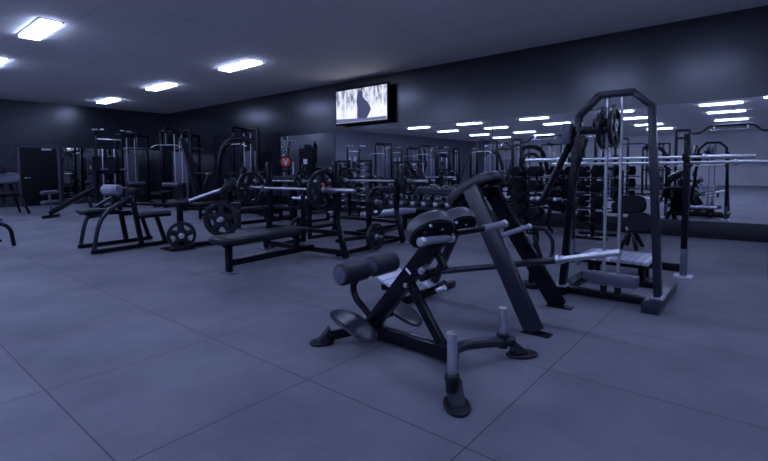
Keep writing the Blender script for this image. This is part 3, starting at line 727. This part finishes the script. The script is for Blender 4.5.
ct = chin_tower('tall chin up tower with bright bar before the back wall', (6.0, 17.0, 0))

def cable_station(label, loc, rotz=0, group=None):
    t = Thing('cable_station', label, 'exercise machine', loc, rotz, group, world=False)
    for s in (-1, 1):
        t.part('post', MB().bar((s*.55, 0, 0), (s*.55, 0, 2.6), .09, .09), 'steel')
        t.part('base_rail', MB().bar((s*.55, -.5, .04), (s*.55, .6, .04), .08, .07), 'steel')
        t.part('guide_rod', MB().cyl((s*.14, .12, .1), (s*.14, .12, 2.5), .016), 'chrome')
    t.part('top_beam', MB().bar((-.55, 0, 2.6), (.55, 0, 2.6), .09, .09, (0, 1, 0)).bar((0, .1, 2.62), (0, -.6, 2.66), .07, .07), 'steel')
    t.part('bottom_beam', MB().bar((-.55, .1, .06), (.55, .1, .06), .08, .09, (0, 1, 0)), 'steel')
    t.part('weight_stack', stack_mesh(), 'iron')
    t.part('shroud', MB().bx((-.28, .22, .1), (.28, .26, 1.9), .01), 'vinyl_grey')
    t.part('pulley', MB().cyl((-.02, -.55, 2.55), (.02, -.55, 2.55), .06, n=24), 'rubber')
    t.part('pulley', MB().cyl((-.02, .05, 2.5), (.02, .05, 2.5), .06, n=24), 'rubber')
    t.part('lat_bar', MB().path([(-.55, -.55, 2.02), (-.38, -.55, 2.1), (.38, -.55, 2.1), (.55, -.55, 2.02)], .016, 10, 3).cyl((0, -.55, 2.1), (0, -.55, 2.5), .005, n=8), 'chrome')
    t.part('seat', MB().pad((0, -.55, .55), (1, 0, 0), (0, 1, 0), .36, .36, .08, 5), 'vinyl')
    t.part('seat_post', MB().bar((0, -.5, .03), (0, -.5, .52), .07, .07).bar((0, .1, .05), (0, -.75, .05), .07, .07), 'steel')
    t.part('knee_roll', MB().cyl((-.3, -.35, .78), (.3, -.35, .78), .07, n=20, bev=.015), 'vinyl_grey')
    return t.o
def stack_mesh():
    m = MB()
    for k in range(14): m.bx((-.2, .04, .12+k*.05), (.2, .2, .165+k*.05), .004)
    return m
cs = cable_station('cable station with chrome guide rods near the far room corner', (8.7, 17.2, 0), math.radians(-10))
dup(cs, (7.35, 18.6, 0), math.radians(-4), 'lat pulldown cable station before the back wall mirror, right of the chin up tower')
dup(cs, (9.0, 13.6, 0), math.radians(-75), 'cable station against the mirror wall left of the notice board')

def arch_machine(label, loc, rotz=0, group=None):
    """tall machine with two broad slanting boards under a curved top arm"""
    t = Thing('leg_press_machine', label, 'exercise machine', loc, rotz, group, world=False)
    t.part('slanted_board', MB().bar((-.45, 0, .45), (-.95, .1, 2.25), .30, .07, (.2, 1, 0)), 'steel_lit')
    t.part('curved_arm', MB().path([(.15, -.1, .3), (.2, -.1, 1.3), (.38, -.1, 1.95), (.62, -.1, 2.2), (1.0, -.1, 2.22), (1.3, -.1, 2.12)], (.085, .045), 14, 3, (1, 0, 0)), 'steel')
    t.part('top_arm', MB().path([(.5, -.15, 2.0), (.75, -.15, 2.12), (1.2, -.15, 2.14), (1.35, -.15, 2.0)], .03, 10, 3).bar((.95, -.15, 2.12), (.95, -.15, 1.5), .05, .05), 'steel')
    t.part('base', MB().bar((-.8, .0, .05), (1.3, 0, .05), .1, .08, (0, 1, 0)).bar((-.8, -.5, .05), (-.8, .5, .05), .08, .08).bar((1.3, -.5, .05), (1.3, .5, .05), .08, .08).bar((1.25, 0, .05), (1.3, -.1, 2.1), .08, .08), 'steel')
    t.part('seat_pad', MB().pad((.6, -.2, .5), (1, 0, 0), (0, 1, 0), .5, .45, .1, 5), 'vinyl')
    t.part('back_pad', MB().pad((.95, -.2, .95), (.25, 0, 1), (0, 1, 0), .8, .42, .1, 5), 'vinyl')
    for s in (-1, 1):
        t.part('peg', MB().cyl((.0, s*.1, 1.15), (.0, s*.5, 1.15), .024), 'chrome')
    t.part('cross_frame', MB().bar((-.6, 0, 1.15), (1.2, 0, 1.15), .06, .06, (0, 1, 0)).bar((-.5, 0, .05), (-.1, 0, 1.2), .08, .07, (0, 1, 0)), 'steel')
    return t.o
am = arch_machine('tall machine with slanting board and curved top arm behind the plate loaded machine', (7.55, 13.2, 0), math.radians(-50))

dup(bp, (7.2, 11.0, 0), 0, 'farthest bench press station along the mirror wall, near the notice board')
dup(cs, (7.6, 15.6, 0), math.radians(-60), 'dark cable station in front of the far room corner')
# ------------------------------------------------------------------ dumbbells, kettlebells and their racks
def dumbbell_proto(R, L, kind):
    t = Thing('dumbbell', 'x', 'dumbbell', (0, 0, 0), world=False)
    for s in (-1, 1):
        n = 6 if kind == 'hex' else 26
        t.part('head', MB().cyl((s*L*.5, 0, 0), (s*L*.22, 0, 0), R, n=n, bev=R*.14), 'black' if kind == 'hex' else 'iron_grey')
    t.part('grip', MB().cyl((-L*.24, 0, 0), (L*.24, 0, 0), .016, n=12), 'chrome')
    return t.o
def make_copies(proto, items, group):
    for i, (loc, rot, lab) in enumerate(items):
        o = proto if i == 0 else dup(proto, loc)
        o.location = loc; o.rotation_euler = rot; o['label'] = lab; o['group'] = group
def low_rack(y0, y1, label, tiers):
    t = Thing('dumbbell_rack', label, 'rack', (9.25, (y0+y1)/2, 0))
    for y in (y0+.05, (y0+y1)/2, y1-.05):
        t.part('leg_frame', MB().bar((8.98, y, .03), (9.5, y, .03), .06, .06, (0, 1, 0)).bar((9.46, y, .0), (9.46, y, tiers[-1]+.06), .05, .05), 'steel')
    for k, z in enumerate(tiers):
        xo = .06*k
        t.part('shelf', MB().bx((9.0+xo, y0, z-.03), (9.42, y1, z), .006).bx((8.985+xo, y0, z-.035), (9.0+xo, y1, z+.03), .004), 'steel_lit')
low_rack(5.45, 8.15, 'low black rack with kettlebells under a row of small dumbbells', (.28, .66))
low_rack(8.3, 12.9, 'long two tier dumbbell rack below the notice board', (.45, .88))
it = []
for k in range(17):
    it.append(((9.24, 5.62+k*.148, .725), (0, 0, random.uniform(-.05, .05)), f'{nth(k)} small dumbbell from the camera end of the row above the kettlebells'))
make_copies(dumbbell_proto(.062, .27, 'round'), it, 'small dumbbells above the kettlebells')
it = []
for tier, z, nm in ((0, .45, 'lower'), (1, .88, 'upper')):
    for k in range(20):
        it.append(((9.22+.05*tier, 8.45+k*.228, z+.085), (0, 0, random.uniform(-.05, .05)), f'{nth(k)} dumbbell from the camera end on the {nm} tier of the long rack'))
make_copies(dumbbell_proto(.085, .34, 'round'), it, 'dumbbells on the long two tier rack')
kb = Thing('kettlebell', 'x', 'kettlebell', (0, 0, 0), world=False)
kb.part('body', MB().lathe([(0, 0), (.09, 0), (.125, .02), (.148, .08), (.148, .13), (.125, .19), (.07, .225), (0, .235)], (0, 0, 0), (0, 0, 1), 28), 'iron_grey')
kb.part('handle', MB().path([(0, -.075, .19), (0, -.085, .28), (0, -.045, .325), (0, .045, .325), (0, .085, .28), (0, .075, .19)], .0165, 12, 4), 'chrome_soft')
kb.part('weight_label', MB().box((-.147, 0, .105), (.006, .10, .09), None, .001), 'chrome_soft')
make_copies(kb.o, [((9.19, 5.62+k*.335, .28), (0, 0, random.uniform(-.15, .15)), f'{nth(k)} kettlebell from the camera end of the low shelf') for k in range(8)], 'kettlebells on the low rack')

def tree(label, x, y, levels, group, short):
    t = Thing('dumbbell_tree', label, 'rack', (x, y, 0))
    t.part('post', MB().bar((x, y, .02), (x, y, levels[-1]+.12), .07, .07), 'steel')
    t.part('base', MB().bx((x-.35, y-.05, 0), (x+.35, y+.05, .05), .008).bx((x-.35, y-.32, 0), (x-.27, y+.32, .05), .008).bx((x+.27, y-.32, 0), (x+.35, y+.32, .05), .008), 'steel')
    xk, x = x, x-(.17 if y < 3 else 0)
    for z in levels:
        t.part('cradle', MB().bx((x-.12, y-.3, z-.025), (x-.08, y+.3, z-.005), .003).bx((x+.08, y-.3, z-.025), (x+.12, y+.3, z-.005), .003).bx((x-.12, y-.03, z-.025), (x+.12, y+.03, z-.005), .003), 'steel')
    x = xk
    out = []
    for i, z in enumerate(levels):
        for s, sn in ((-1, 'camera'), (1, 'far')):
            if y < 3 and s > 0: continue
            out.append(((x-.18*(y < 3), y+s*.17*(y > 3), z+.105), (0, 0, 0 if y > 3 else 1.05), f'{nth(i)} hex dumbbell from the floor, ' + (f'{sn} side of {short}' if y > 3 else f'on {short}')))
    return out
it = tree('upright dumbbell tree with hexagonal dumbbells left of the tall frame machine', 8.55, 3.5, (.28, .54, .80, 1.06), '', 'the left dumbbell tree')
it += tree('upright dumbbell tree seen through the tall frame machine', 8.55, 2.3, (.28, .54, .80, 1.06), '', 'the dumbbell tree behind the tall frame')
make_copies(dumbbell_proto(.115, .42, 'hex'), it, 'hexagonal dumbbells on the two trees')

def bar_tower(label, x, y):
    t = Thing('dumbbell_tower', label, 'rack', (x, y, 0))
    t.part('post', MB().bar((x, y-.2, .02), (x, y-.2, 1.45), .06, .06).bar((x, y+.2, .02), (x, y+.2, 1.45), .06, .06), 'steel')
    t.part('base', MB().bx((x-.3, y-.3, 0), (x+.3, y+.3, .04), .008), 'steel')
    t.part('top_bar', MB().bar((x, y-.23, 1.45), (x, y+.23, 1.45), .06, .05), 'steel')
    for k in range(8):
        t.part('arm', MB().bx((x-.1, y-.24, .215+k*.155), (x+.06, y-.17, .235+k*.155), .003).bx((x-.1, y+.17, .215+k*.155), (x+.06, y+.24, .235+k*.155), .003), 'steel')
    return [((x-.06, y, .286+k*.155), (0, 0, PI/2)) for k in range(8)]
it = []
for x, y, n in ((8.4, 8.32, 'left dumbbell tower'), (8.55, 7.72, 'right dumbbell tower')):
    for k, (a, b) in enumerate(bar_tower('upright dumbbell tower behind the middle barbell, ' + ('farther from' if y > 8 else 'nearer') + ' the camera', x, y)):
        it.append((a, b, f'{nth(k)} short dumbbell from the floor on the {n}'))
make_copies(dumbbell_proto(.052, .42, 'round'), it, 'short dumbbells on the two towers')

# black padded seat between tower and mirror
t = Thing('padded_stool', 'black padded seat on slim legs before the mirror behind the guide rods', 'seat', (7.6, 1.55, 0))
t.part('back_pad', MB().pad((7.5, 1.5, .68), (.1, 1, -.05), (.2, 0, 1), .42, .27, .14, 3), 'black')
t.part('seat_pad', MB().pad((7.45, 1.36, .42), (0, 1, 0), (.3, 0, 1), .34, .3, .16, 3), 'black')
t.part('post', MB().bar((7.6, 1.5, .3), (7.6, 1.5, .75), .07, .07), 'steel')
for y in (1.40, 1.62):
    t.part('leg', MB().bar((7.58, 1.5, .36), (7.5, y, 0), .05, .05), 'steel')
    t.part('leg', MB().bar((7.58, 1.5, .36), (7.95, y, 0), .05, .05), 'steel')
t.part('bolt', MB().cyl((7.40, 1.5, .34), (7.35, 1.5, .34), .03, n=14), 'chrome')

# ------------------------------------------------------------------ machines across the room, seen in the mirror
def crossover(label, loc, rotz=0):
    t = Thing('cable_crossover', label, 'exercise machine', loc, rotz, world=False)
    for s in (-1, 1):
        t.part('tower', MB().bar((s*1.25, 0, 0), (s*1.25, 0, 2.7), .1, .1).bar((s*1.7, 0, 0), (s*1.7, 0, 2.7), .1, .1).bar((s*1.22, 0, 2.7), (s*1.73, 0, 2.7), .1, .1, (0, 1, 0)).bar((s*1.22, 0, 2.4), (s*1.73, 0, 2.4), .08, .08, (0, 1, 0)), 'steel')
        t.part('guide_rod', MB().cyl((s*1.4, 0, .1), (s*1.4, 0, 2.6), .018).cyl((s*1.55, 0, .1), (s*1.55, 0, 2.6), .018), 'chrome')
        m = MB()
        for k in range(14): m.bx((s*1.475-.14, -.08, .15+k*.055), (s*1.475+.14, .08, .2+k*.055), .004)
        t.part('weight_stack', m, 'iron')
        t.part('foot', MB().bar((s*1.475, -.55, .04), (s*1.475, .55, .04), .1, .08), 'steel')
    t.part('top_arch', MB().path([(-1.3, 0, 2.55), (-.9, 0, 2.55), (-.7, 0, 2.8), (.7, 0, 2.8), (.9, 0, 2.55), (1.3, 0, 2.55)], .04, 10, 3), 'steel')
    t.part('chin_bar', MB().cyl((-.6, -.35, 2.62), (.6, -.35, 2.62), .018).bar((-.5, 0, 2.8), (-.5, -.36, 2.6), .04, .04).bar((.5, 0, 2.8), (.5, -.36, 2.6), .04, .04), 'chrome_soft')
    return t.o
co = crossover('wide cable crossover with arched top seen in the mirror right of the tall frame', (-2.2, 1.0, 0), PI/2)
dup(co, (-2.6, 8.0, 0), PI/2, 'cable crossover across the room seen in the mirror above the chest pad')
dup(co, (-6.5, 12.5, 0), PI/2, 'farthest cable crossover reflected small in the mirror centre')
dup(ct, (-1.8, 5.2, 0), PI/2, 'chin up tower across the room, reflected between the two dumbbell trees')
dup(cs, (-4.3, 5.4, 0), PI/2, 'cable station across the room, reflected left of the tall frame')
dup(cs, (-1.6, 10.6, 0), PI/2, 'cable station across the room, reflected over the kettlebells')
dup(cs, (-6.6, 9.2, 0), PI/2, 'cable station near the far wall, reflected over the chest pad tip')
dup(am, (-5.2, 3.2, 0), math.radians(60), 'curved arm machine across the room, reflected behind the squat rack')
dup(am, (-3.9, 10.6, 0), math.radians(100), 'curved arm machine across the room, reflected left of the chest pad')
dup(am, (-.6, 7.0, 0), math.radians(75), 'curved arm machine across the room, reflected right of the kettlebells')
dup(bp, (-1.2, 12.6, 0), 0, 'bench press station across the room, reflected under the television')
dup(bp, (1.0, 12.4, 0), 0, 'bench press station out of frame at left, reflected beside the notice board')
for root_, (x_, y_), a_, l_ in (
    (co, (-9.0, 18.2), PI/2, 'cable crossover at the room end, reflected below strip lights over the kettlebells'),
    (cs, (-2.6, 14.8), PI/2, 'cable station reflected just left of the first mirror seam'),
    (cs, (-4.6, 17.2), PI/2, 'cable station reflected near the mirrored room corner above the dumbbell tower'),
    (ct, (-3.0, 17.4), PI/2, 'chin up tower reflected beside the dumbbell towers under the television'),
    (ct, (-5.2, 15.4), PI/2, 'chin up tower reflected above the loaded barbell before the mirror'),
    (am, (-7.2, 15.8), PI/2, 'curved arm machine reflected small above the kettlebell shelf'),
    (cs, (-9.8, 13.4), PI/2, 'cable station reflected small above the near end of the chest pad'),
    (am, (-9.5, 10.6), PI/2, 'curved arm machine reflected small behind the chest pad'),
    (ct, (-9.6, 7.2), PI/2, 'chin up tower reflected small left of the first dumbbell tree'),
    (cs, (-10.5, 4.6), PI/2, 'cable station reflected small between tall frame and dumbbell tree'),
    (bp, (-11.8, 9.0), .2, 'bench press station reflected under the strip lights left of the chest pad'),
    (bp, (-4.4, 7.2), .1, 'bench press station reflected low beside the left dumbbell tree'),
    (cs, (.4, 15.6), PI/2, 'cable station reflected above the notice board side of the mirror'),
    (ct, (.3, 17.9), .2, 'chin up tower reflected under the television beside the notice board'),
    (co, (-13.5, 6.5), PI/2, 'cable crossover by the far wall, reflected smallest of all')):
    dup(root_, (x_, y_, 0), a_, l_)
inc = Thing('incline_bench', 'pale incline bench across the room, reflected beside the squat rack post', 'exercise bench', (.6, 1.6, 0), math.radians(90), world=False)
inc.part('back_pad', MB().pad((.25, 0, .75), (.45, 0, .85), (0, 1, 0), 1.0, .42, .1, 5), 'vinyl_pale')
inc.part('seat_pad', MB().pad((-.2, 0, .42), (1, 0, .1), (0, 1, 0), .45, .42, .1, 5), 'vinyl_pale')
inc.part('frame', MB().bar((-.5, 0, .3), (.6, 0, .06), .08, .06, (0, 1, 0)).bar((.55, -.35, .03), (.55, .35, .03), .08, .06).bar((-.45, -.25, .03), (-.45, .25, .03), .07, .06).bar((-.45, 0, .03), (-.45, 0, .35), .07, .07).bar((.3, 0, .1), (.42, 0, .85), .07, .06, (0, 1, 0)), 'steel')
inc.o.location = (-4.6, 1.9, 0)
# ------------------------------------------------------------------ camera
F, PX, PY, P, YAW, H, RO = 457., 384., 198.6, math.radians(3.5), math.radians(50.3), 1.2, .0065
fh = V((math.sin(YAW), math.cos(YAW), 0)); r0 = V((math.cos(YAW), -math.sin(YAW), 0)); up = V((0, 0, 1))
fw = fh*math.cos(P)-up*math.sin(P); u0 = up*math.cos(P)+fh*math.sin(P)
u = u0*math.cos(RO)+r0*math.sin(RO); r = r0*math.cos(RO)-u0*math.sin(RO)
cd = bpy.data.cameras.new('camera'); cam = bpy.data.objects.new('camera', cd); C.objects.link(cam)
mt = Matrix((r, u, -fw)).transposed().to_4x4(); mt.translation = (0, 0, H); cam.matrix_world = mt
cd.sensor_fit = 'HORIZONTAL'; cd.sensor_width = 36; cd.lens = F/768*36; cd.shift_y = -(230.5-PY)/768
cd.clip_start = .05; cd.clip_end = 200
S = bpy.context.scene; S.camera = cam
w = bpy.data.worlds.new('world'); S.world = w; w.use_nodes = True
w.node_tree.nodes['Background'].inputs[0].default_value = (.02, .022, .05, 1)
S.view_settings.view_transform = 'Standard'; S.view_settings.look = 'None'
S.cycles.use_denoising = True
S.cycles.caustics_reflective = True; S.cycles.blur_glossy = .6; S.cycles.caustics_refractive = False
S.cycles.max_bounces = 12; S.cycles.diffuse_bounces = 8; S.cycles.glossy_bounces = 5
S.cycles.sample_clamp_indirect = 10
